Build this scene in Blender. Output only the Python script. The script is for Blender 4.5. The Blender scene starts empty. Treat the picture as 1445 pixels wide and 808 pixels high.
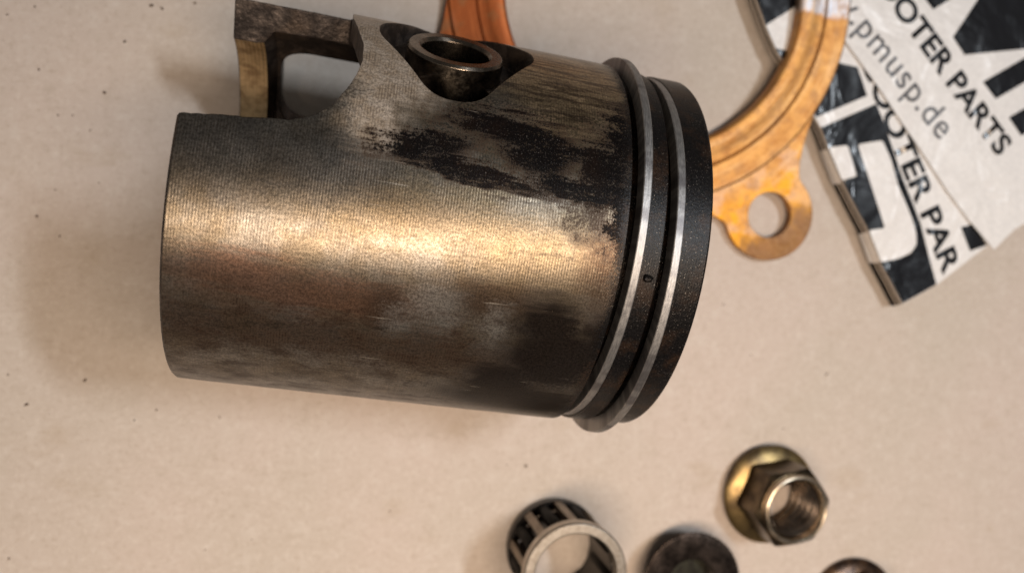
import bpy, bmesh, math, random
from mathutils import Vector, Matrix
random.seed(7)
# one Blender unit is one centimetre
S = bpy.context.scene
C = S.collection
S.unit_settings.system = 'METRIC'; S.unit_settings.scale_length = 0.01
PI = math.pi
def rad(d): return math.radians(d)

# ---------------------------------------------------------------- camera
cam = bpy.data.cameras.new('camera'); camo = bpy.data.objects.new('camera', cam); C.objects.link(camo)
cr, cu, cd = Vector((.9804, 0, .1971)), Vector((.0039, .9998, -.0192)), Vector((.197, -.0196, -.9802))
m = Matrix((cr, cu, -cd)).transposed().to_4x4(); m.translation = (0, 0, 18.36)
camo.matrix_world = m
cam.sensor_width = 36; cam.lens = 28.65; cam.clip_start = .5; cam.clip_end = 2000
cam.dof.use_dof = True; cam.dof.focus_distance = 12.3; cam.dof.aperture_fstop = .0286 / .19
S.camera = camo

# ---------------------------------------------------------------- light
W = bpy.data.worlds.new('World'); S.world = W; W.use_nodes = True
bg = W.node_tree.nodes['Background']; bg.inputs[0].default_value = (1.0, .94, .88, 1); bg.inputs[1].default_value = .10
def area(name, loc, target, sx, sy, power, col):
    l = bpy.data.lights.new(name, 'AREA'); l.shape = 'RECTANGLE'; l.size = sx; l.size_y = sy
    l.energy = power; l.color = col
    o = bpy.data.objects.new(name, l); C.objects.link(o); o.location = loc
    o.rotation_euler = (Vector(target) - Vector(loc)).to_track_quat('-Z', 'Y').to_euler(); return o
area('warm_ceiling_lamp', (1.5, -7.4, 31), (9, -25, 0), 24, 5.0, 10800, (1, .785, .60))
area('cool_side_lamp', (38, 10.5, 70), (4, -2, 0), 15, 4.5, 24500, (.86, .93, 1))
S.view_settings.view_transform = 'Standard'; S.view_settings.look = 'None'
S.view_settings.exposure = .07; S.view_settings.gamma = 1

# ---------------------------------------------------------------- material helpers
class NT:
    """small shorthand for shader node trees"""
    def __init__(s, name):
        s.m = bpy.data.materials.new(name); s.m.use_nodes = True
        s.t = s.m.node_tree; s.n = s.t.nodes; s.b = s.n['Principled BSDF']
        s.co = s.n.new('ShaderNodeTexCoord').outputs['Object']
    def put(s, sock, v):
        if isinstance(v, bpy.types.NodeSocket): s.t.links.new(v, sock)
        else:
            if isinstance(v, tuple) and len(v) == 3 and sock.type == 'RGBA': v = v + (1,)
            sock.default_value = v
    def math(s, op, a, b=0., c=None, clamp=False):
        n = s.n.new('ShaderNodeMath'); n.operation = op; n.use_clamp = clamp
        s.put(n.inputs[0], a); s.put(n.inputs[1], b)
        if c is not None: s.put(n.inputs[2], c)
        return n.outputs[0]
    def add(s, a, b): return s.math('ADD', a, b)
    def sub(s, a, b): return s.math('SUBTRACT', a, b)
    def mul(s, a, b): return s.math('MULTIPLY', a, b)
    def mx(s, a, b): return s.math('MAXIMUM', a, b)
    def step(s, v, lo, hi, a=0., b=1.):
        n = s.n.new('ShaderNodeMapRange'); n.interpolation_type = 'SMOOTHSTEP'
        for i, x in enumerate((v, lo, hi, a, b)): s.put(n.inputs[i], x)
        return n.outputs[0]
    def xyz(s, v=None):
        n = s.n.new('ShaderNodeSeparateXYZ'); s.put(n.inputs[0], v or s.co); return n.outputs
    def vec(s, x, y, z=0.):
        n = s.n.new('ShaderNodeCombineXYZ')
        for i, q in enumerate((x, y, z)): s.put(n.inputs[i], q)
        return n.outputs[0]
    def scale(s, sx, sy, sz, v=None):
        n = s.n.new('ShaderNodeMapping'); s.put(n.inputs[0], v or s.co); n.inputs['Scale'].default_value = (sx, sy, sz)
        return n.outputs[0]
    def noise(s, sc, det=4, rough=.55, v=None, dist=0):
        n = s.n.new('ShaderNodeTexNoise'); s.put(n.inputs['Vector'], v or s.co)
        n.inputs['Scale'].default_value = sc; n.inputs['Detail'].default_value = det
        n.inputs['Roughness'].default_value = rough; n.inputs['Distortion'].default_value = dist
        return n.outputs['Fac']
    def voro(s, sc, v=None, feat='F1'):
        n = s.n.new('ShaderNodeTexVoronoi'); n.feature = feat; s.put(n.inputs['Vector'], v or s.co); n.inputs['Scale'].default_value = sc
        return n.outputs['Distance']
    def mix(s, f, a, b, mode='MIX'):
        n = s.n.new('ShaderNodeMix'); n.data_type = 'RGBA'; n.blend_type = mode
        s.put(n.inputs[0], f); s.put(n.inputs[6], a); s.put(n.inputs[7], b); return n.outputs[2]
    def mixf(s, f, a, b):
        n = s.n.new('ShaderNodeMix'); n.data_type = 'FLOAT'
        s.put(n.inputs[0], f); s.put(n.inputs[2], a); s.put(n.inputs[3], b); return n.outputs[0]
    def bump(s, h, strength=.3, dist=.01, normal=None):
        n = s.n.new('ShaderNodeBump'); n.inputs['Strength'].default_value = strength; n.inputs['Distance'].default_value = dist
        s.put(n.inputs['Height'], h)
        if normal: s.put(n.inputs['Normal'], normal)
        return n.outputs[0]
    def bevel(s, r):
        n = s.n.new('ShaderNodeBevel'); n.samples = 4; n.inputs['Radius'].default_value = r; return n.outputs[0]
    def out(s, col, rough=.5, metal=0., normal=None, **k):
        s.put(s.b.inputs['Base Color'], col); s.put(s.b.inputs['Roughness'], rough); s.put(s.b.inputs['Metallic'], metal)
        if normal: s.put(s.b.inputs['Normal'], normal)
        for q, v in k.items(): s.put(s.b.inputs[q.replace('_', ' ')], v)
        return s.m

# ---------------------------------------------------------------- object helpers
def tag(o, label=None, cat=None, group=None, kind=None):
    for k, v in (('label', label), ('category', cat), ('group', group), ('kind', kind)):
        if v: o[k] = v
    return o
def empty(name, loc, rz=0):
    o = bpy.data.objects.new(name, None); C.objects.link(o); o.location = loc; o.rotation_euler = (0, 0, rz); o.empty_display_size = .5
    return o
def obj(name, bm, mat, parent=None, smooth=35):
    me = bpy.data.meshes.new(name)
    bmesh.ops.recalc_face_normals(bm, faces=bm.faces[:]); bm.to_mesh(me); bm.free()
    return link(name, me, mat, parent, smooth)
def link(name, me, mat, parent=None, smooth=35):
    me.materials.clear(); me.materials.append(mat)
    if smooth:
        me.polygons.foreach_set('use_smooth', [True] * len(me.polygons)); me.set_sharp_from_angle(angle=rad(smooth))
    o = bpy.data.objects.new(name, me); C.objects.link(o)
    if parent: o.parent = parent
    return o
def lathe(prof, seg=96, axis='Z', closed=True, a0=0., a1=2 * PI, bm=None, c=(0, 0, 0)):
    """revolve (r, h) points; closed joins the last point to the first"""
    bm = bm or bmesh.new(); full = abs(a1 - a0 - 2 * PI) < 1e-6; rows = []
    for i in range(seg + (0 if full else 1)):
        a = a0 + (a1 - a0) * i / seg; row = []
        for r, h in prof:
            p = (r * math.cos(a), r * math.sin(a), h) if axis == 'Z' else (h, r * math.cos(a), r * math.sin(a))
            row.append(bm.verts.new((p[0] + c[0], p[1] + c[1], p[2] + c[2])))
        rows.append(row)
    n = len(prof)
    for i in range(len(rows) if full else len(rows) - 1):
        A, B = rows[i], rows[(i + 1) % len(rows)]
        for j in range(n if closed else n - 1):
            k = (j + 1) % n; bm.faces.new((A[j], A[k], B[k], B[j]))
    if not full and closed: bm.faces.new(rows[0]); bm.faces.new(rows[-1][::-1])
    bmesh.ops.remove_doubles(bm, verts=bm.verts[:], dist=1e-5)
    return bm
def prism(pts, z0, z1, bm=None, M=None):
    bm = bm or bmesh.new(); M = M or Matrix.Identity(4)
    A = [bm.verts.new(M @ Vector((x, y, z0))) for x, y in pts]; B = [bm.verts.new(M @ Vector((x, y, z1))) for x, y in pts]
    n = len(pts); bm.faces.new(A[::-1]); bm.faces.new(B)
    for i in range(n): bm.faces.new((A[i], A[(i + 1) % n], B[(i + 1) % n], B[i]))
    return bm
def rounded(pts, r, n=5):
    """a polygon outline with its corners rounded"""
    out = []; L = len(pts)
    for i in range(L):
        p, a, b = Vector(pts[i]), Vector(pts[i - 1]), Vector(pts[(i + 1) % L])
        q = min(r, (a - p).length * .45, (b - p).length * .45)
        s, e = p + (a - p).normalized() * q, p + (b - p).normalized() * q
        for k in range(n + 1):
            t = k / n; out.append(tuple((1 - t) ** 2 * s + 2 * t * (1 - t) * p + t * t * e))
    return out
def tmp(bm):
    bmesh.ops.recalc_face_normals(bm, faces=bm.faces[:])
    me = bpy.data.meshes.new('tmp'); bm.to_mesh(me); bm.free(); o = bpy.data.objects.new('tmp', me); C.objects.link(o); return o
def boolean(o, steps):
    for op, b in steps:
        md = o.modifiers.new('cut', 'BOOLEAN'); md.operation = op; md.object = b; md.solver = 'EXACT'
    dg = bpy.context.evaluated_depsgraph_get(); dg.update()
    me = bpy.data.meshes.new_from_object(o.evaluated_get(dg))
    for q in [o] + [b for _, b in steps]: bpy.data.objects.remove(q)
    return me

# ---------------------------------------------------------------- materials
def mat_table():
    t = NT('pressed_board')
    big, mid, fine = t.noise(.16, 3), t.noise(2.6, 5, .7), t.noise(8, 4, .72)
    col = t.mix(t.step(big, .35, .68), (0.510, 0.447, 0.385), (0.545, 0.463, 0.407))
    col = t.mix(t.mul(t.step(mid, .50, .72), .5), col, (0.620, 0.562, 0.506))
    col = t.mix(t.mul(t.step(mid, .48, .28), .5), col, (0.440, 0.374, 0.308))
    col = t.mix(t.mul(t.step(fine, .52, .68), .45), col, (0.630, 0.562, 0.495))
    col = t.mix(t.mul(t.step(fine, .47, .32), .42), col, (0.400, 0.328, 0.264))
    fib = t.noise(1, 3, .7, t.scale(3.5, 16, 1, t.vec(t.add(t.xyz()[0], t.mul(mid, .8)), t.xyz()[1])))
    col = t.mix(t.mul(t.step(fib, .55, .72), .28), col, (.40, 0.326, 0.252))
    stain = t.step(t.noise(.45, 4, .5, t.scale(1, 1.6, 1)), .60, .74)
    col = t.mix(t.mul(stain, .30), col, (0.400, 0.312, 0.220))
    dots = t.mul(t.step(t.voro(1.6), .035, .015), t.step(t.noise(.9, 2), .5, .6))
    col = t.mix(t.mul(dots, .4), col, (0.200, 0.146, 0.099))
    nb = t.bump(t.add(fine, t.mul(t.noise(28, 3), .5)), .25, .02)
    return t.out(col, .62, 0, nb, Specular_IOR_Level=.3)

R = 3.325
def piston_base(name):
    t = NT(name); x, y, z = t.xyz()
    ang = t.math('ARCTAN2', z, y)
    # angle measured from -50 degrees so the seam lies underneath
    ang = t.math('MODULO', t.add(ang, rad(410)), 2 * PI); ang = t.sub(ang, rad(50))
    v = t.mul(ang, R)
    return t, x, v
def blob(t, u, v, s, th, rs, rth, rot=0, e0=1.15, e1=.8):
    """1 inside an ellipse at axial place s and angle th (degrees)"""
    du, dv = t.sub(u, s), t.sub(v, rad(th) * R)
    c, sn = math.cos(rad(rot)), math.sin(rad(rot))
    a = t.add(t.mul(du, c / rs), t.mul(dv, sn / rs)); k = rad(rth) * R
    b = t.add(t.mul(du, -sn / k), t.mul(dv, c / k))
    d = t.math('SQRT', t.add(t.mul(a, a), t.mul(b, b)))
    return t.step(d, e0, e1)
def union(t, l):
    o = l[0]
    for q in l[1:]: o = t.mx(o, q)
    return o
def mat_piston():
    t, x, v = piston_base('worn_aluminium')
    uv = t.vec(x, v, 0.)
    streak = t.noise(1, 5, .65, t.scale(1.1, 9, 1, uv))       # streaks along the stroke
    cloth = t.noise(3.2, 6, .68, uv)
    grain = t.noise(22, 4, .7, uv)
    mott = t.noise(1.1, 5, .6, uv)
    wu = t.add(x, t.add(t.mul(t.sub(cloth, .5), .75), t.mul(t.sub(grain, .5), .36)))
    wv = t.add(v, t.add(t.mul(t.sub(streak, .5), .75), t.mul(t.sub(grain, .5), .36)))
    # fine turning marks round the skirt
    saw = t.math('SINE', t.mul(x, 2 * PI / .042)); saw2 = t.math('SINE', t.mul(x, 2 * PI / .0571))
    lines = t.step(t.add(saw, t.mul(t.sub(t.noise(8, 2, .6, uv), .5), 1.6)), -.8, .5)
    # bare metal: grey aluminium with golden varnish
    col = t.mix(t.step(mott, .38, .64), (.20, .182, .158), (.158, .13, .094))
    gold = union(t, [blob(t, wu, wv, 1.2, 92, 1.8, 9, 0, 1.5, .4), blob(t, wu, wv, 3.1, 98, 1.5, 14, 0, 1.5, .4)])
    col = t.mix(t.mul(gold, .65), col, (.185, .14, .085))
    red = union(t, [blob(t, wu, wv, -1.3, 115, 1.0, 7, 0, 1.5, .3), blob(t, wu, wv, .1, 117, 1.2, 6, 0, 1.5, .3), blob(t, wu, wv, -.4, 118, 1.2, 5, 0, 1.5, .3)])
    col = t.mix(t.mul(red, .75), col, (.20, .10, .06))
    # sandy matt metal beside the pin boss
    sand = union(t, [blob(t, wu, wv, .45, 45, .95, 24, 0, 1.25, .7), blob(t, wu, wv, .2, 70, .5, 12, 0, 1.5, .3)])
    tan = blob(t, wu, wv, 3.1, 45, 1.3, 22, 0, 1.3, .5)
    col = t.mix(t.mul(tan, .8), col, t.mix(t.step(streak, .42, .6), (.50, .37, .225), (.15, .10, .06)))
    col = t.mix(t.mul(sand, .75), col, t.mix(t.step(cloth, .4, .6), (.50, .43, .36), (.40, .32, .24)))
    # shade painted in dark grey near the skirt mouth, and brown varnish bands
    dg = union(t, [blob(t, wu, wv, -1.9, 82, 1.1, 12, 0, 1.5, .4), blob(t, wu, wv, -.6, 84, 1.5, 9, 0, 1.5, .3)])
    col = t.mix(t.mul(dg, .75), col, (.115, .105, .095))
    brown = union(t, [blob(t, wu, wv, .72, 120, .28, 9, 0, 1.5, .4), blob(t, wu, wv, -.5, 131, 2.2, 7, 0, 1.6, .3), blob(t, wu, wv, 1.6, 132, 1.3, 8, 0, 1.6, .3), blob(t, wu, wv, 2.3, 112, .9, 5, 0, 1.6, .3), blob(t, wu, wv, -1.9, 131, .7, 9, 0, 1.5, .4)])
    col = t.mix(t.mul(brown, .78), col, (.075, .047, .03))
    sil = union(t, [blob(t, wu, wv, 1.5, 116, .42, 7, 0, 1.4, .3), blob(t, wu, wv, 2.45, 118, .2, 6, 0, 1.4, .3), blob(t, wu, wv, .95, 121, .25, 5, 0, 1.5, .3)])
    col = t.mix(t.mul(sil, .4), col, (.42, .41, .385))
    # burnt oil
    c1 = [(2.2, 66.5, .85, 4.4, 4), (2.68, 72.5, .50, 6.0, 0), (1.0, 75.2, .72, 3.4, -14), (1.85, 80.6, 1.0, 2.5, 8), (1.4, 79.8, .7, 1.6, 2), (3.70, 74.5, .42, 9.5, 0), (3.25, 71.5, .4, 1.8, 0), (3.3, 80.8, .75, 2.6, 8), (3.98, 64, .2, 10, 0), (4.02, 84, .18, 10, 0)]
    f60 = t.noise(55, 2, .7, uv)
    gr = t.add(t.mul(t.sub(grain, .5), 1.0), t.add(t.mul(t.sub(cloth, .5), .7), t.mul(t.sub(f60, .5), .7)))
    field = union(t, [blob(t, wu, wv, *q, 1.5, .5) for q in c1])
    gs = t.add(t.mul(gr, 2.8), t.mul(t.sub(streak, .5), 1.3))
    soot = t.mul(t.step(t.add(field, gs), .32, .82), t.step(field, .03, .30))
    wide = union(t, [blob(t, wu, wv, *q, 2.0, .5) for q in c1] + [t.mul(blob(t, wu, wv, 3.6, 85, .5, 8, 0, 1.8, .2), .55)])
    burn = t.mul(t.mul(t.step(t.add(wide, t.mul(gs, .9)), .12, .70), .88), t.step(wide, .02, .25))
    c2 = [(3.5, 129, 1.2, 19, 0), (3.2, 150, 1.9, 15, 0), (2.8, 140, .9, 12, 0), (3.25, 118, .75, 10, 0), (4.1, 124, .5, 17, 0)]
    tar = union(t, [blob(t, wu, wv, *q, 1.55, .40) for q in c2])
    land = t.step(t.add(x, t.mul(gr, .55)), 3.98, 4.14)
    film = t.mul(t.step(t.noise(2.2, 6, .7, t.scale(1, 2.5, 1, uv)), .50, .66), t.mx(t.step(x, 1.6, 3.4), .12))
    low = t.mul(t.step(t.noise(2.0, 6, .75, t.scale(.9, 1.7, 1, uv)), .26, .66), t.mul(t.step(v, rad(103) * R, rad(120) * R), .92))  # brown mottling, with the shade of the lower flank painted in
    tarc = t.mx(t.mul(tar, .97), t.mx(t.mx(t.mul(film, .38), burn), low))
    col = t.mix(tarc, col, t.mix(tar, (.022, .0125, .008), (.006, .004, .0035)))
    dark = t.mx(soot, land)
    fleck = t.mul(t.step(t.noise(30, 3, .8, uv), .60, .70), t.mul(dark, t.mx(t.step(mott, .40, .60, .04, .7), t.mul(land, blob(t, x, v, 4.8, 92, 1.2, 24, 0, 1.3, .3)))))  # bare metal flecks, with glints on the land painted in as pale spots
    dark = t.mul(dark, t.sub(1., fleck))
    oil = t.mul(t.step(t.noise(1.6, 5, .7, uv), .45, .68), t.mx(land, .25))
    col = t.mix(dark, col, t.mix(oil, (.004, .0034, .0036), (.022, .012, .007)))
    gritty = t.step(t.add(t.mul(grain, .6), t.mul(f60, .4)), .38, .62, .52, 1.35)
    col = t.mix(1., col, gritty, 'MULTIPLY')
    hot = t.mul(t.step(t.noise(18, 3, .8, uv), .48, .64), 1.)
    rb = t.mul(blob(t, wu, wv, 3.95, 97, .42, 13, 0, 1.7, .3), t.step(hot, 0., 1., .85, .45))
    col = t.mix(t.mul(rb, t.sub(1., dark)), col, (.05, .03, .02))
    col = t.mix(t.mul(fleck, .55), col, (.42, .40, .38))
    # pores and scratches
    pore = t.mul(t.step(t.noise(15, 3, .8, uv), .655, .70), t.step(cloth, .42, .62, .25, .9))
    col = t.mix(pore, col, (.05, .035, .025))
    scr = t.step(t.noise(1, 2, .5, t.scale(1.0, 26, 1, uv)), .72, .76)
    col = t.mix(t.mul(scr, .4), col, (.5, .45, .38))
    col = t.mix(t.mul(t.sub(1., lines), t.mul(t.mul(t.step(t.noise(1.6,4,.6,uv),   .40, .66), .42), t.sub(1., t.mx(dark, tar)))), col, (.07, .05, .035))
    allk = t.mx(dark, tarc)
    rough = t.mixf(dark, t.mixf(tarc, t.add(.22, t.mul(cloth, .22)), .36), t.add(.20, t.mul(grain, .32)))
    rough = t.mx(rough, t.mul(sand, .56))
    metal = t.mx(t.mixf(allk, t.sub(1., t.mul(sand, .45)), .1), t.mul(fleck, .9))
    h = t.add(t.mul(lines, t.step(t.noise(1.3, 3, .6, uv), .35, .65, .03, .11)), t.add(t.mul(grain, t.mixf(dark, .32, .85)), t.mul(streak, .2)))
    return t.out(col, rough, metal, t.bump(h, .5, .012, t.bevel(.018)), Specular_IOR_Level=t.mixf(dark, t.mixf(tarc, .4, .06), t.mixf(land, .05, .22)))
def mat_cast():
    t = NT('oily_casting'); n = t.noise(3.2, 5, .65); k = t.noise(1.2, 4)
    col = t.mix(t.step(n, .42, .70), (.036, .029, .026), (.13, .105, .09))
    col = t.mix(t.step(k, .5, .7), col, (.075, .055, .042))
    return t.out(col, .42, .7, t.bump(t.add(n, t.mul(t.noise(14), .6)), .55, .04, t.bevel(.05)))
def mat_lip():
    t = NT('turned_lip'); x, y, z = t.xyz(); n = t.noise(4, 5, .65)
    col = t.mix(t.step(n, .4, .68), (.66, .50, .29), (.36, .25, .14))
    return t.out(col, .36, .9, t.bump(t.add(t.mul(t.math('SINE', t.mul(x, 90.)), .4), t.noise(30)), .4, .01))
def mat_steel(name, a, b, rough=.32, sc=5., metal=1., bump=.2, bev=.02, aniso=0):
    t = NT(name); n = t.noise(sc, 5, .65); f = t.noise(sc * 7, 3, .7)
    col = t.mix(t.step(n, .36, .66), a, b)
    return t.out(col, t.add(rough, t.mul(t.sub(f, .5), .25)), metal, t.bump(t.add(n, t.mul(f, .6)), bump, .012, t.bevel(bev)))
def mat_ring_steel():
    t, x, v = piston_base('ring_steel'); uv = t.vec(x, v, 0.)
    blotch = t.step(t.noise(1.1, 3, .6, t.scale(.4, 1, 1, uv)), .52, .60)
    fine = t.noise(1, 4, .7, t.scale(45, 6, 1, uv))
    col = t.mix(t.step(fine, .35, .65), (.27, .265, .265), (.42, .41, .40))
    col = t.mix(t.mul(blotch, .7), col, (.15, .14, .145))
    return t.out(col, t.add(.42, t.mul(fine, .16)), 1., t.bump(t.add(fine, t.noise(14, 3)), .35, .008, t.bevel(.015)))
def mat_copper(ear=False, red=False):
    t = NT('tinted_copper_ear' if ear else 'tinted_copper'); x, y, z = t.xyz()
    n, f, big = t.noise(2.0, 5, .62), t.noise(10, 4, .7), t.noise(.8, 4)
    r = t.math('SQRT', t.add(t.mul(x, x), t.mul(y, y)))
    ang = t.math('ARCTAN2', y, x)
    streak = t.noise(1, 4, .6, t.vec(t.mul(r, 9.), t.mul(ang, 2.)))
    col = t.mix(t.step(n, .35, .68), (.47, .225, .062), (.33, .135, .034))
    col = t.mix(t.mul(t.step(streak, .45, .7), .5), col, (.58, .36, .17))
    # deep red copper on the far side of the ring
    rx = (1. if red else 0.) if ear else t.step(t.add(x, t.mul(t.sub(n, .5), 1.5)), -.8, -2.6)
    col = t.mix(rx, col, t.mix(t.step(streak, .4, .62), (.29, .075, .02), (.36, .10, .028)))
    # amber stain on the ear and brown tarnish at its tip
    amb = 0. if red else t.mul(t.step(r, 4.9, 5.5), t.step(t.noise(1.7, 4, .6, t.scale(1, 1, 1)), .42, .56))
    col = t.mix(t.mul(amb, .85) if not red else 0., col, (.60, .26, .012))
    pink = 0. if red else t.mul(t.step(r, 4.6, 5.0), t.step(t.noise(1.3, 4, .6, t.scale(1.4, 1.1, 1)), .50, .60))
    col = t.mix(t.mul(pink, .5) if not red else 0., col, (.46, .29, .19))
    tip = t.step(t.add(r, t.mul(t.sub(n, .5), 1.4)), 5.95, 6.45)
    col = t.mix(t.mul(tip, .9), col, t.mix(t.step(f, .4, .6), (.14, .062, .024), (.21, .11, .05)))
    # the plated grey stretch near the top of the ring, its border wavering across the band
    grey = 0. if ear else t.mul(t.step(t.add(ang, t.mul(t.sub(n, .5), .12)), -.10, -.06), t.step(ang, 1.6, 1.5))
    col = t.mix(t.mul(grey, .92) if not ear else 0., col, t.mix(t.step(streak, .42, .60), (.44, .44, .47), (.48, .35, .26)))
    edge = t.mul(t.step(t.noise(2.6, 4, .6), .50, .66), .55)
    col = t.mix(edge, col, (.25, .12, .05))
    return t.out(col, t.add(.38, t.mul(f, .2)), .82, t.bump(t.add(n, t.mul(f, .7)), .35, .02, t.bevel(.03)))
def mat_film(name, col, rough, spec=.5):
    t = NT(name); n = t.noise(.55, 3, .55, None, .6); f = t.noise(12, 3, .6); cr = t.voro(.9, t.scale(1, .45, 1), 'DISTANCE_TO_EDGE')
    c2 = tuple(q * .88 for q in col)
    crease = t.mul(t.step(cr, .05, 0.), t.step(t.noise(.8, 2), .5, .6))
    return t.out(t.mix(t.step(f, .35, .7), col, c2), t.add(rough, t.mul(t.sub(f, .5), .12)), 0, t.bump(t.add(t.mul(n, 3.), t.add(t.mul(f, .02), t.mul(crease, .10))), .30, .16), Specular_IOR_Level=spec, Coat_Weight=.35, Coat_Roughness=.12)

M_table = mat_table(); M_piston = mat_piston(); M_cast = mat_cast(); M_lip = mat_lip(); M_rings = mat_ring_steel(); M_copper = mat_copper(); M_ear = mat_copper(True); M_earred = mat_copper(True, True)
M_pin = mat_steel('pin_steel', (.17, .14, .112), (.085, .068, .053), .26, 3)
M_pinside = mat_steel('lit_pin_steel', (.62, .53, .42), (.10, .08, .07), .2, 2.6)  # pin steel lightened in colour so the side of the tube looks lit
M_white = mat_film('white_film', (.80, .785, .775), .32)
M_black = mat_film('black_ink', (.006, .0065, .009), .22)
M_grey = mat_film('grey_ink', (.06, .06, .068), .4)
M_tan = mat_film('torn_edge', (.42, .32, .23), .6)
M_brass = mat_steel('yellow_zinc', (.33, .235, .105), (.14, .098, .052), .40, 2.6)
M_brassdark = mat_steel('dull_zinc', (.15, .112, .07), (.06, .044, .03), .3, 2.6)
M_lipsteel = mat_steel('bright_collar', (.60, .51, .40), (.42, .34, .24), .27, 5)
M_oily = mat_steel('oily_steel', (.022, .016, .013), (.095, .072, .06), .28, 2.3, .85, .45, .03)
M_oily2 = mat_steel('oily_black_steel', (.035, .024, .02), (.15, .085, .05), .3, 2.3, .85, .45, .03)
M_cage = mat_steel('cage_steel', (.24, .195, .15), (.15, .12, .09), .4, 6, .8)
M_cageend = mat_steel('brushed_cage_end', (.44, .40, .35), (.33, .29, .245), .36, 9)
M_dark = mat_steel('oil_blackened_steel', (.014, .012, .012), (.03, .026, .023), .3, 6, .7)
M_needle = NT('oily_needle').out((.004, .0038, .0035), .5, 0, None, Specular_IOR_Level=.05)
M_fold = NT('dark_fold').out((.006, .006, .007), .5, 0, None, Specular_IOR_Level=.12)
M_thread = mat_steel('dull_thread', (.24, .19, .15), (.12, .09, .07), .25, 5)
M_olive = mat_steel('shade_olive', (.05, .048, .032), (.02, .016, .012), .3, 4, .5)
M_dirt = NT('dirt').out((.09, .06, .042), .8)

# ---------------------------------------------------------------- board the parts lie on
bm = bmesh.new(); bmesh.ops.create_grid(bm, x_segments=8, y_segments=8, size=90)
tag(obj('table_surface', bm, M_table, None, 0), None, None, None, 'structure')

# ---------------------------------------------------------------- piston (local x runs along its axis, towards the crown)
yaw = -.14
piston = empty('piston', (0, 1.1162, R), yaw)
tag(piston, 'worn two-ring engine piston lying on its side, stained brown and sooty black', 'piston')
PH = rad(33)                                   # roll of the pin above the board
# local frame of the pin: X along the axis, Y across, Z along the pin
PM = Matrix(((1, 0, 0, 0), (0, -math.sin(PH), math.cos(PH), 0), (0, math.cos(PH), math.sin(PH), 0), (0, 0, 0, 1)))
def outer():
    p = [(R - .03, -2.39), (R - .004, -2.36)]
    p += [(R, -2.3 + i * .36) for i in range(0, 18)]
    p += [(R - .006, 4.16), (R - .03, 4.17), (R - .42, 4.17), (R - .42, 4.455), (R - .06, 4.455), (R - .045, 4.475), (R - .045, 4.76), (R - .06, 4.78), (R - .42, 4.78), (R - .42, 5.03), (R - .07, 5.03), (R - .055, 5.05), (R - .055, 5.50), (R - .075, 5.535), (R - .2, 5.56)]
    p += [(2.6, 5.66), (1.8, 5.78), (.9, 5.86), (.0001, 5.89)]
    return p
# inside: shallow cavity with a thicker turned lip at its mouth
inner = [(.0001, 3.55), (2.0, 3.5), (2.7, 3.3), (2.92, 2.9), (2.95, 2.0), (2.95, .3), (2.95, -1.0), (2.93, -1.70), (2.74, -1.86), (2.72, -2.0), (2.72, -2.37), (2.74, -2.39)]
shell = tmp(lathe(outer() + inner, 288, 'X'))
boss = tmp(prism(rounded([(-.05, -1.75), (2.8, -1.75), (2.8, 1.75), (-.05, 1.75)], .5), 1.5, 2.55, M=PM))
boss2 = tmp(lathe([(.0001, -.05), (3.2, -.05), (3.2, 2.8), (.0001, 2.8)], 160, 'X'))
md = boss.modifiers.new('c', 'BOOLEAN'); md.operation = 'INTERSECT'; md.object = boss2; md.solver = 'EXACT'
slab = tmp(prism(rounded([(-.05, -1.95), (2.8, -1.95), (2.8, 1.95), (-.05, 1.95)], .5), 1.5, 4, M=PM))
md = slab.modifiers.new('c', 'BOOLEAN'); md.operation = 'INTERSECT'; md.object = boss2; md.solver = 'EXACT'
# the cut-away in the skirt below the pin, straight through along the pin
prof = [(-2.8, 2.30), (-2.39, 2.345), (-1.94, 2.30), (-1.52, 2.27), (-.912, 2.216), (-.637, 2.13), (-.373, 1.945), (-.213, 1.68), (-.115, 1.416), (-.056, 1.11), (-.085, .686), (-.16, .40), (-.24, .05), (-.31, -.25), (-.33, -.6), (-.33, -1.2), (-.35, -1.58), (-.40, -1.70), (-.9, -1.68), (-1.8, -1.70), (-2.39, -1.70), (-2.8, -1.70)]
rough_prof = []
for i, (a, b) in enumerate(prof[:-1]):
    c, d = prof[i + 1]; n = max(1, int(math.hypot(c - a, d - b) / .09))
    for k in range(n):
        q = k / n; j = .006 if 0 < i < len(prof) - 2 else 0
        rough_prof.append((a + (c - a) * q + random.uniform(-j, j), b + (d - b) * q + random.uniform(-j, j)))
rough_prof.append(prof[-1])
cut = tmp(prism(rough_prof, -5, 5, M=PM))
# pocket round the end of the pin
pk = rounded([(.12, .28), (.12, -.28), (1.0, -1.55), (1.72, -1.55), (2.66, -.20), (2.66, .20), (1.72, 1.56), (1.0, 1.56)], .34, 6)
pocket = tmp(prism(pk, 2.86, 4.2, M=PM))
notch = tmp(prism([(1.36 + .60 * math.cos(a), .86 + .64 * math.sin(a)) for a in [i * PI / 24 for i in range(48)]], 2.0, 4.1, M=PM))
bore = tmp(prism([(1.38 + .806 * math.cos(a), .806 * math.sin(a)) for a in [i * PI / 36 for i in range(72)]], .5, 4.3, M=PM))
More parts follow.
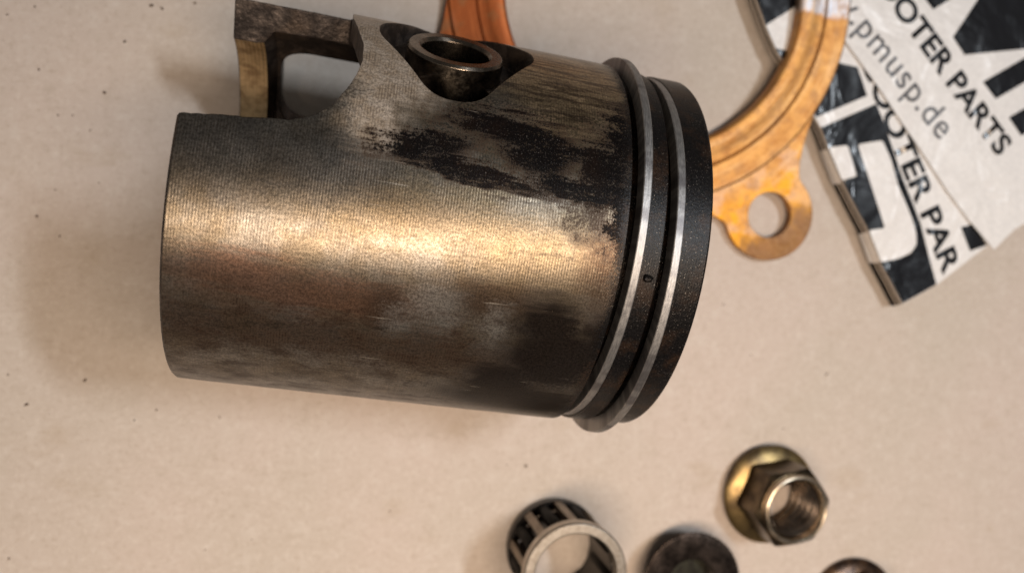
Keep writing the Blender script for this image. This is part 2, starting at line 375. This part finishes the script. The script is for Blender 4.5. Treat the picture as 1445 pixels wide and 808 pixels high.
# port in the far side of the skirt
a = rad(-39); WM = Matrix(((1, 0, 0, 0), (0, -math.sin(a), math.cos(a), 0), (0, math.cos(a), math.sin(a), 0), (0, 0, 0, 1)))
port = tmp(prism(rounded([(-1.66, -.84), (.8, -.84), (.8, 1.12), (-1.62, 1.12)], .6, 10), 1.2, 5, M=WM))
me = boolean(shell, [('UNION', slab), ('DIFFERENCE', pocket), ('DIFFERENCE', notch), ('DIFFERENCE', bore), ('DIFFERENCE', cut), ('DIFFERENCE', port)])
for q in (boss, boss2): bpy.data.objects.remove(q)
body = link('piston_body', me, M_piston, piston, 32)
me.materials.append(M_cast); me.materials.append(M_lip)
nl = [(0, 0, 0)] * len(me.loops)
pk_h = 2.72
for p in me.polygons:
    c = p.center; rr = math.hypot(c.y, c.z); dot = (p.normal.y * c.y + p.normal.z * c.z) / max(rr, 1e-6)
    if all(math.hypot(me.vertices[i].co.y, me.vertices[i].co.z) > R - .08 for i in p.vertices) and dot > .97 and c.x < 5.52:
        for li in p.loop_indices:
            q = me.vertices[me.loops[li].vertex_index].co; k = Vector((0, q.y, q.z)).normalized(); nl[li] = tuple(k)
    elif c.x < 4.15 and (rr < R - .04 or abs(dot) < .9):
        p.material_index = 1
        if dot < -.9 and c.x < -1.72: p.material_index = 2
me.normals_split_custom_set(nl)
# pin: a hollow tube standing a little out of its bore
pin = lathe([(.54, -3.1), (.78, -3.1), (.80, -3.07), (.80, 3.17), (.765, 3.215), (.60, 3.215), (.56, 3.16)], 72)
bmesh.ops.transform(pin, matrix=Matrix.Translation((1.38, 0, 0)) @ PM, verts=pin.verts[:])
po = obj('gudgeon_pin', pin, M_pin, piston)
po.data.materials.append(M_pinside); PI_ = PM.inverted()
for f in po.data.polygons:
    q = PI_ @ f.center
    if math.hypot(q.x - 1.38, q.y) > .79 and q.z < 3.16: f.material_index = 1
# two split rings, sprung a little out of their grooves
def ring(s0, s1, r, dy, dz):
    i = r - .27
    b = lathe([(i, s0), (r - .012, s0), (r, s0 + .015), (r, s1 - .015), (r - .012, s1), (i, s1)], 220, 'X', True, rad(-113), rad(244), None, (0, dy, dz))
    return obj('piston_ring', b, M_rings, piston)
ring(4.312, 4.452, R + .02, .125, .06)
ring(4.890, 5.028, R + .028, -.135, .062)
# dark bead standing in for a small peg hole between the rings
b = bmesh.new()
for s, th, k in [(4.62, 100.4, .06)]:
    mm = Matrix.Translation((s, (R - .03) * math.cos(rad(th)), (R - .03) * math.sin(rad(th)))) @ Matrix.Diagonal((k * 1.3, k, k, 1))
    bmesh.ops.create_icosphere(b, subdivisions=2, radius=1, matrix=mm)
for v in b.verts: v.co += Vector((random.uniform(-1, 1), random.uniform(-1, 1), random.uniform(-1, 1))) * .016
obj('pit_bead', b, M_dark, piston)

# ---------------------------------------------------------------- copper ring plate with bolt ears
gc = Vector((6.96, 6.40)); gz = .12
P1, P2, P3 = Vector((9.97, 1.34, .10)), Vector((2.2, 6.3, .08)), Vector((11.6, 6.5, .60))
nrm = (P2 - P1).cross(P3 - P1).normalized(); nrm = nrm if nrm.z > 0 else -nrm
z0 = P1.z - (nrm.x * (gc.x - P1.x) + nrm.y * (gc.y - P1.y)) / nrm.z
gk = empty('ring_plate', (gc.x, gc.y, z0))
gk.rotation_mode = 'QUATERNION'; gk.rotation_quaternion = Vector((0, 0, 1)).rotation_difference(nrm)
tag(gk, 'copper coloured ring plate with eared bolt hole, half hidden behind the piston', 'ring plate')
gp = [(3.56, .02), (3.60, 0), (4.83, 0), (4.87, .03), (4.87, .23), (4.82, .27), (4.27, .28), (4.225, .245), (4.19, .28), (3.98, .285), (3.93, .30), (3.66, .30), (3.60, .285), (3.56, .25)]
gp = [(r * .985, z) for r, z in gp]
obj('ring_body', lathe(gp, 200), M_copper, gk)
def ear_mesh():
    er, d, hr = 1.10, 5.88, .55
    out = []
    # tangent curves sweep from the ring to the round end
    for sgn in (1, -1):
        a0, ae = rad(29) * sgn, rad(104) * sgn
        s = Vector((4.78 * math.cos(a0), 4.78 * math.sin(a0))); e = Vector((d + er * math.cos(ae), er * math.sin(ae)))
        ts = Vector((math.sin(a0) * -sgn * -1, math.cos(a0) * sgn * -1)) * .4
        te = Vector((-math.sin(ae), math.cos(ae))) * sgn * .35
        pts = []
        for k in range(12):
            t = k / 12; p1 = s + ts; p2 = e + te
            pts.append((1 - t) ** 3 * s + 3 * t * (1 - t) ** 2 * p1 + 3 * t * t * (1 - t) * p2 + t ** 3 * e)
        out.append((pts, ae))
    A = out[0][0]; B = out[1][0]
    arc = [Vector((d + er * math.cos(x), er * math.sin(x))) for x in [rad(104) - rad(208) * k / 40 for k in range(41)]]
    inn = [Vector((4.3 * math.cos(x), 4.3 * math.sin(x))) for x in [rad(-28) + rad(56) * k / 12 for k in range(13)]]
    outline = [tuple(q) for q in A + arc + B[::-1] + inn]
    o = tmp(prism(outline, .012, .215))
    h = tmp(prism([(d + hr * math.cos(x), hr * math.sin(x)) for x in [i * PI / 32 for i in range(64)]], -1, 1))
    return boolean(o, [('DIFFERENCE', h)])
em = ear_mesh()
for k in range(4):
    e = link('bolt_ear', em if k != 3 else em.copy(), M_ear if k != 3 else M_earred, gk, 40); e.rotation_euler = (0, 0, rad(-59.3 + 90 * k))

# ---------------------------------------------------------------- needle bearing standing on end
bc = (4.66, -6.40)
be = empty('needle_bearing', (bc[0], bc[1], 0), rad(7))
tag(be, 'open needle roller bearing cage standing on end with bright upper rim', 'bearing')
ro, ri, hb = 1.12, .89, 2.0
def cage(z0, z1): return lathe([(ri, z0 + .02), (ri + .02, z0), (ro - .03, z0), (ro, z0 + .03), (ro, z1 - .03), (ro - .03, z1), (ri + .02, z1), (ri, z1 - .02)], 96)
obj('cage_ring', cage(0, .32), M_dark, be)
top = obj('cage_ring', cage(hb - .30, hb), M_cageend, be)
def bar_mesh():
    w = rad(4.8); b = bmesh.new(); n = 4
    prof = [(.93 * math.cos(a), .93 * math.sin(a)) for a in [-w + 2 * w * i / n for i in range(n + 1)]]
    prof += [((ro - .02) * math.cos(a), (ro - .02) * math.sin(a)) for a in [w - 2 * w * i / n for i in range(n + 1)]]
    o = prism(prof, .30, hb - .28, b); return o
bars = []; NB = 9
for k in range(NB):
    if k == 0: o = obj('cage_bar', bar_mesh(), M_cage, be); o0 = o
    else: o = o0.copy(); C.objects.link(o); o.parent = be
    o.rotation_euler = (0, 0, rad(88 - 7 + 40 * k))
for k in range(NB):
    if k == 0:
        b = lathe([(.0001, .33), (.12, .33), (.14, .36), (.14, hb - .34), (.12, hb - .31), (.0001, hb - .31)], 20)
        bmesh.ops.translate(b, vec=(.955, 0, 0), verts=b.verts[:])
        n0 = o = obj('needle_roller', b, M_needle, be)
    else: o = n0.copy(); C.objects.link(o); o.parent = be
    o.rotation_euler = (0, 0, rad(88 - 7 + 20 + 40 * k))
# added dark liner behind the rollers, gives the pockets their shade
obj('pocket_shade', lathe([(.872, .31), (.885, .31), (.885, hb - .29), (.872, hb - .29)], 72), M_dark, be)

# ---------------------------------------------------------------- flange nuts
def flange_nut(loc, rz, mats, label, lean=None):
    e = empty('flange_nut', loc, rz)
    if lean: e.rotation_euler = (lean[0], lean[1], rz)
    tag(e, label, 'nut', 'flange nuts lying on the board')
    fl, hx, co = mats
    obj('flange', lathe([(.62, .012), (.66, 0), (1.13, 0), (1.19, .02), (1.215, .07), (1.215, .10), (1.185, .14), (1.02, .205), (.84, .275), (.62, .34)], 96), fl, e)
    # hexagon with its top corners turned down
    b = bmesh.new(); rc, ap = 1.0, .866
    N = 72; lo, up, lid, hole, hlo = [], [], [], [], []
    for i in range(N):
        a = 2 * PI * i / N; am = (a + PI / 6) % (PI / 3) - PI / 6
        am = (a % (PI / 3)) - PI / 6
        r = min(ap / math.cos(am), .985); c, s = math.cos(a), math.sin(a)
        zt = 1.12 - max(0, r - .86) * .55
        lo.append(b.verts.new((r * c, r * s, .24))); up.append(b.verts.new((r * c, r * s, zt)))
        lid.append(b.verts.new((.84 * c, .84 * s, 1.16))); hole.append(b.verts.new((.70 * c, .70 * s, 1.17))); hlo.append(b.verts.new((.70 * c, .70 * s, .24)))
    for A, B in ((lo, up), (up, lid), (lid, hole), (hole, hlo), (hlo, lo)):
        for i in range(N): k = (i + 1) % N; b.faces.new((A[i], A[k], B[k], B[i]))
    obj('hexagon', b, hx, e, 22)
    obj('collar', lathe([(.70, 1.10), (.80, 1.10), (.80, 1.24), (.785, 1.275), (.75, 1.29), (.715, 1.27), (.66, 1.16), (.66, 1.10)], 96), co, e)
    th = [(.71, .30), (.71, 1.13)]; z = 1.13; prof = [(.71, .05), (.71, 1.14), (.655, 1.14)]
    while z > .12: prof += [(.655, z - .02), (.555, z - .10), (.555, z - .115), (.665, z - .20)]; z -= .215
    prof += [(.655, .05)]
    obj('thread', lathe(prof, 72), M_thread, e, 25)
    return e
flange_nut((10.09, -5.46, .07), rad(6), (M_brass, M_brassdark, M_lipsteel), 'yellow zinc plated flange nut standing whole and clear in view', (rad(3), rad(1.5)))
n2 = flange_nut((7.86, -7.33, .645), rad(25), (M_oily, M_oily, M_oily), 'dark oily brown flange nut lying face down between bearing and yellow nut', (PI, 0))
flange_nut((12.42, -8.44, 0), rad(14), (M_oily2, M_oily2, M_oily2), 'black flange nut barely showing below the yellow nut')

n2.scale = (1, 1, .5)
obj('bore_shade', lathe([(.0001, .55), (.72, .60), (.72, .70), (.0001, .70)], 48), M_olive, n2)  # added disc that darkens the view through the bore
# ---------------------------------------------------------------- printed packets
PACKET_OUTER = [(9.33, 7.04), (9.7, 6.38), (10.16, 5.41), (11.26, 3.49), (11.79, 2.19), (12.53, 0.95), (12.82, 0.2), (13.49, -0.91)]
PACKET_TOP = [(9.32, 6.88), (9.74, 5.81), (10.0, 5.28), (11.19, 3.44), (11.81, 2.14), (12.5, 0.98), (12.89, 0.15), (13.47, -0.82), (14.45, -0.35), (15.89, 0.62), (17.01, 1.22), (18.12, 1.82), (15.92, 7.87)]
INK_LOW = {'a': [(9.32, 6.88), (9.74, 5.81), (10.57, 6.34), (10.94, 6.99)], 'b': [(10.0, 5.28), (12.17, 4.94), (12.44, 4.26), (11.06, 3.68)], 'c': [(11.19, 3.44), (12.7, 4.08), (12.98, 3.5), (13.44, 2.28), (13.95, 1.17), (14.43, -0.35), (13.47, -0.81), (12.89, 0.15), (12.5, 0.98), (11.81, 2.14)], 'd': [(15.12, 1.09), (15.49, 1.17), (15.89, 0.64), (15.4, 0.49)]}
WHITE_LOW = {'a': [(12.2, 3.07), (12.88, 3.19), (13.12, 2.73), (13.3, 2.12), (13.71, 1.27), (13.83, 0.9), (13.84, 0.64), (13.68, 0.43), (13.32, 0.29), (12.85, 0.2), (12.5, 0.98), (12.94, 1.04)], 'b': [(11.4, 2.97), (11.92, 3.04), (12.17, 2.29), (11.77, 2.19)]}
UPPER = [(10.68, 6.95), (11.53, 5.85), (11.88, 5.43), (12.38, 4.83), (12.81, 4.33), (13.55, 3.41), (13.95, 2.91), (14.66, 1.97), (15.32, 1.23), (16.03, 0.53), (16.9, 1.29), (18.67, 2.59), (17.09, 7.93)]
INK_UP = {'a': [(13.49, 7.19), (13.82, 6.82), (14.18, 6.43), (14.64, 6.7), (15.65, 7.29), (15.44, 7.54)], 'b': [(14.73, 5.78), (15.07, 5.36), (16.81, 5.6), (17.76, 5.73), (17.54, 6.24), (15.72, 6.01), (16.25, 6.8), (16.62, 7.36), (15.83, 7.31), (15.43, 6.75)], 'c': [(15.62, 4.72), (16.0, 4.31), (16.82, 4.75), (17.98, 5.38), (17.76, 5.89)], 'd': [(16.38, 3.86), (16.74, 3.41), (17.58, 3.79), (17.57, 4.5)]}
TXT = {'up1': [(13.46, 6.38), (16.18, 3.19)], 'up2': [(12.35, 5.85), (14.48, 3.53)], 'low': [(13.25, 3.62), (14.79, 0.26)]}
SPECKS = [(-4.03, 5.55, 0.09, 0.04), (-3.81, 5.5, 0.07, 0.04), (-4.55, 4.77, 0.07, 0.05), (-4.95, 3.69, 0.05, 0.04), (-6.19, 4.11, 0.04, 0.03), (-5.84, 3.19, 0.04, 0.03), (-6.26, 1.11, 0.05, 0.05), (-5.83, 0.71, 0.04, 0.03), (-5.23, 2.9, 0.03, 0.03), (-6.77, 5.19, 0.04, 0.03), (-6.25, 5.38, 0.04, 0.03), (-6.5, -2.75, 0.1, 0.05), (-3.99, -2.95, 0.04, 0.04), (-5.38, -2.28, 0.08, 0.04), (-6.83, -2.13, 0.03, 0.03), (-6.86, -5.91, 0.04, 0.03), (4.02, -4.52, 0.06, 0.06), (11.7, -2.58, 0.05, 0.04), (3.57, -4.47, 0.03, 0.02), (-4.43, -3.15, 0.04, 0.02), (-2.72, -3.15, 0.05, 0.02), (-2.08, -5.83, 0.03, 0.02), (-3.03, -5.99, 0.03, 0.02), (-5.56, 3.2, 0.03, 0.02), (-3.16, 5.65, 0.06, 0.03), (-5.91, 1.66, 0.03, 0.02), (-5.07, 1.82, 0.03, 0.02), (10.53, -3.9, 0.03, 0.02), (8.91, -0.83, 0.03, 0.03), (9.66, -2.06, 0.03, 0.02), (0.89, -5.38, 0.03, 0.03)]

def wob(x, y): return .016 * math.sin(1.1 * x + .6 * y) + .012 * math.sin(.7 * x - 1.7 * y + 1)
def sheet(name, pts, z, th, mat, parent, wave=True, sub=3):
    """a thin flat piece lying at height z, gently uneven"""
    b = bmesh.new(); vs = [b.verts.new((x, y, 0)) for x, y in pts]; f = b.faces.new(vs)
    bmesh.ops.triangulate(b, faces=[f])
    for _ in range(sub): bmesh.ops.subdivide_edges(b, edges=[e for e in b.edges if e.calc_length() > .35], cuts=1, use_grid_fill=False); bmesh.ops.triangulate(b, faces=b.faces[:])
    for v in b.verts: v.co.z = z + (wob(v.co.x, v.co.y) if wave else 0)
    g = bmesh.ops.extrude_face_region(b, geom=b.faces[:])
    for v in [q for q in g['geom'] if isinstance(q, bmesh.types.BMVert)]: v.co.z -= th
    return obj(name, b, mat, parent, 40)
lowp = empty('printed_packet', (13.2, 2.4, 0)); lowp_m = Matrix.Translation((-13.2, -2.4, 0))
tag(lowp, 'folded black and white printed packet lying under the white one', 'packet', 'printed packets')
upp = empty('printed_packet', (15.0, 4.2, 0)); upp_m = Matrix.Translation((-15.0, -4.2, 0))
tag(upp, 'mostly white printed packet with a web address, lying on the black one', 'packet', 'printed packets')
def settle(o, M): o.matrix_parent_inverse = M; return o
zt, zu = .48, .56
top_p = PACKET_TOP
settle(sheet('packet_face', top_p, zt - .006, .010, M_white, lowp), lowp_m)
# the swollen folded edge between the face and the board
b = bmesh.new(); edge_top = PACKET_TOP[:8]; rows = []
for k, (p, q) in enumerate(zip(edge_top, PACKET_OUTER)):
    p, q = Vector(p), Vector(q)
    d = (q - p); nn = Vector((-.82, -.45)); row = []
    for t in range(9):
        u = t / 8; h = (zt - .02) * (1 - u) + .015 * u; bulge = math.sin(u * PI) * .07
        w = p + d * u * .8 + nn * bulge
        row.append(b.verts.new((w.x, w.y, h + (wob(w.x, w.y) * (1 - u)))))
    rows.append(row)
for A, B in zip(rows, rows[1:]):
    for i in range(8): b.faces.new((A[i], A[i + 1], B[i + 1], B[i]))
g = bmesh.ops.extrude_face_region(b, geom=b.faces[:])
for v in [q for q in g['geom'] if isinstance(q, bmesh.types.BMVert)]: v.co += Vector((.03, .012, -.012))
settle(obj('folded_edge', b, M_fold, lowp, 60), lowp_m)
# torn pale line that runs along the fold
def ribbon(pts, w, z, th, name, mat, parent, M):
    b = bmesh.new(); L = []
    for i, (x, y) in enumerate(pts):
        a = Vector(pts[max(0, i - 1)]); c = Vector(pts[min(len(pts) - 1, i + 1)]); d = (c - a).normalized(); n = Vector((-d.y, d.x)) * w * .5
        zz = z + wob(x, y)
        L.append([b.verts.new((x + n.x, y + n.y, zz)), b.verts.new((x - n.x, y - n.y, zz)), b.verts.new((x - n.x, y - n.y, zz - th)), b.verts.new((x + n.x, y + n.y, zz - th))])
    for A, B in zip(L, L[1:]):
        for i in range(4): k = (i + 1) % 4; b.faces.new((A[i], A[k], B[k], B[i]))
    b.faces.new(L[0]); b.faces.new(L[-1][::-1])
    return settle(obj(name, b, mat, parent, 60), M)
line = []
for (x, y), (x2, y2) in zip(edge_top, edge_top[1:]):
    for k in range(4): line.append((x + (x2 - x) * k / 4 + random.uniform(-.015, .015), y + (y2 - y) * k / 4))
line.append(edge_top[-1]); line = [(x - .03, y - .015) for x, y in line]
ribbon(line, .03, zt - .03, .03, 'torn_edge', M_tan, lowp, lowp_m)
ribbon([(x - .055, y - .03) for x, y in line], .016, zt - .10, .03, 'torn_edge', M_tan, lowp, lowp_m)
# layers under the face, seen along the near edge
settle(sheet('packet_layer', [(x + .06, y + .05) for x, y in PACKET_TOP], zt - .05, .05, M_fold, lowp, True, 1), lowp_m)
settle(sheet('packet_layer', [(x + .09, y + .03) for x, y in PACKET_TOP], zt - .20, .12, M_fold, lowp, True, 1), lowp_m)
for k, pts in INK_LOW.items(): settle(sheet('ink_patch', pts, zt - .001, .004, M_black, lowp), lowp_m)
for k, pts in WHITE_LOW.items():
    settle(sheet('white_letter', rounded(pts, .06, 2), zt + .004, .004, M_white, lowp), lowp_m)
# white print carried over the fold
def side_patch(i0, t0, i1, t1):
    def at(l, i, t): p, q = Vector(l[i]), Vector(l[i + 1]); return p + (q - p) * t
    b = bmesh.new(); rows = []
    n = 6
    for k in range(n + 1):
        s = (i0 + t0) + (i1 + t1 - i0 - t0) * k / n; i = min(int(s), 6); t = s - i
        p, q = at(edge_top, i, t), at(PACKET_OUTER, i, t); d = q - p; row = []
        for j in range(7):
            u = j / 8; w = p + d * u * .8 + Vector((-.82, -.45)) * (math.sin(u * PI) * .07 + .035)
            if j == 0: w = p + Vector((.05, .03))
            row.append(b.verts.new((w.x, w.y, (zt - .02) * (1 - u) + .015 * u + wob(w.x, w.y) * (1 - u) + (.026 if j == 0 else .012))))
        rows.append(row)
    for A, B in zip(rows, rows[1:]):
        for j in range(6): b.faces.new((A[j], A[j + 1], B[j + 1], B[j]))
    settle(obj('white_print', b, M_white, lowp, 60), lowp_m)
side_patch(3, .38, 3, 1.0); side_patch(5, .02, 5, .92)
settle(sheet('packet_face', UPPER, zu - .006, .028, M_white, upp), upp_m)
settle(sheet('packet_layer', [(x + .05, y + .04) for x, y in UPPER], zu - .05, .02, M_white, upp, True, 1), upp_m)
for k, pts in INK_UP.items(): settle(sheet('big_letter', pts, zu, .004, M_black, upp), upp_m)

def text_mesh(s, bold, spacing=1.):
    cu = bpy.data.curves.new('t', 'FONT'); cu.body = s; cu.size = 1; cu.offset = bold; cu.space_character = spacing; cu.resolution_u = 4
    o = bpy.data.objects.new('t', cu); C.objects.link(o); dg = bpy.context.evaluated_depsgraph_get(); dg.update()
    me = bpy.data.meshes.new_from_object(o.evaluated_get(dg)); bpy.data.objects.remove(o); return me
def span(s, bold, sp):
    me = text_mesh(s, bold, sp); xs = [v.co.x for v in me.vertices]; bpy.data.meshes.remove(me); return min(xs), max(xs)
def lettering(s, i, Pi, j, Pj, mid, bold, z, mat, parent, M, sp=1., tall=1., keep=None):
    """print s so that the centres of letters i and j fall on the two given points"""
    def centre(k):
        a = span(s[:k + 1], bold, sp)[1]; ch = span(s[k], bold, sp); return a - (ch[1] - ch[0]) / 2
    xi, xj = centre(i), centre(j); Pi, Pj = Vector(Pi), Vector(Pj); d = (Pj - Pi); sc = d.length / (xj - xi); d.normalize(); n = Vector((-d.y, d.x))
    me = text_mesh(s, bold, sp); b = bmesh.new(); b.from_mesh(me); bpy.data.meshes.remove(me)
    if keep:
        x0, x1 = keep
        for f in [f for f in b.faces if not (x0 <= f.calc_center_median().x <= x1)]: b.faces.remove(f)
    for v in b.verts:
        x, y = (v.co.x - xi) * sc, (v.co.y - mid) * sc * tall
        w = Pi + d * x + n * y; v.co = (w.x, w.y, z + wob(w.x, w.y))
    return settle(obj('lettering', b, mat, parent, 0), M)
lettering('SCOOTER PARTS', 3, TXT['up1'][0], 12, TXT['up1'][1], .365, .030, zu + .004, M_black, upp, upp_m, 1.0, .95)
lettering('www.pmusp.de', 4, TXT['up2'][0], 11, TXT['up2'][1], .27, .004, zu + .004, M_grey, upp, upp_m, 1.08, 1.12)
lettering('SCOOTER PAR', 3, TXT['low'][0], 10, TXT['low'][1], .365, .030, zt + .004, M_black, lowp, lowp_m, 1.0, .85)

# ---------------------------------------------------------------- crumbs of dirt on the board
b = bmesh.new()
for x, y, l, w in SPECKS:
    a = random.uniform(0, PI)
    mm = Matrix.Translation((x, y, .012)) @ Matrix.Rotation(a, 4, 'Z') @ Matrix.Diagonal((l * .6, w * .6, .02, 1))
    g = bmesh.ops.create_icosphere(b, subdivisions=1, radius=1, matrix=mm)
    for v in g['verts']: v.co += Vector((random.uniform(-1, 1), random.uniform(-1, 1), 0)) * w * .3
for k in range(14):
    x, y = random.uniform(-7, 17), random.uniform(-8, 7); l = random.uniform(.005, .012)
    bmesh.ops.create_icosphere(b, subdivisions=1, radius=1, matrix=Matrix.Translation((x, y, .006)) @ Matrix.Diagonal((l, l * .7, .01, 1)))
tag(obj('dirt_specks', b, M_dirt), 'dark crumbs of dirt scattered over the pale board', None, None, 'stuff')
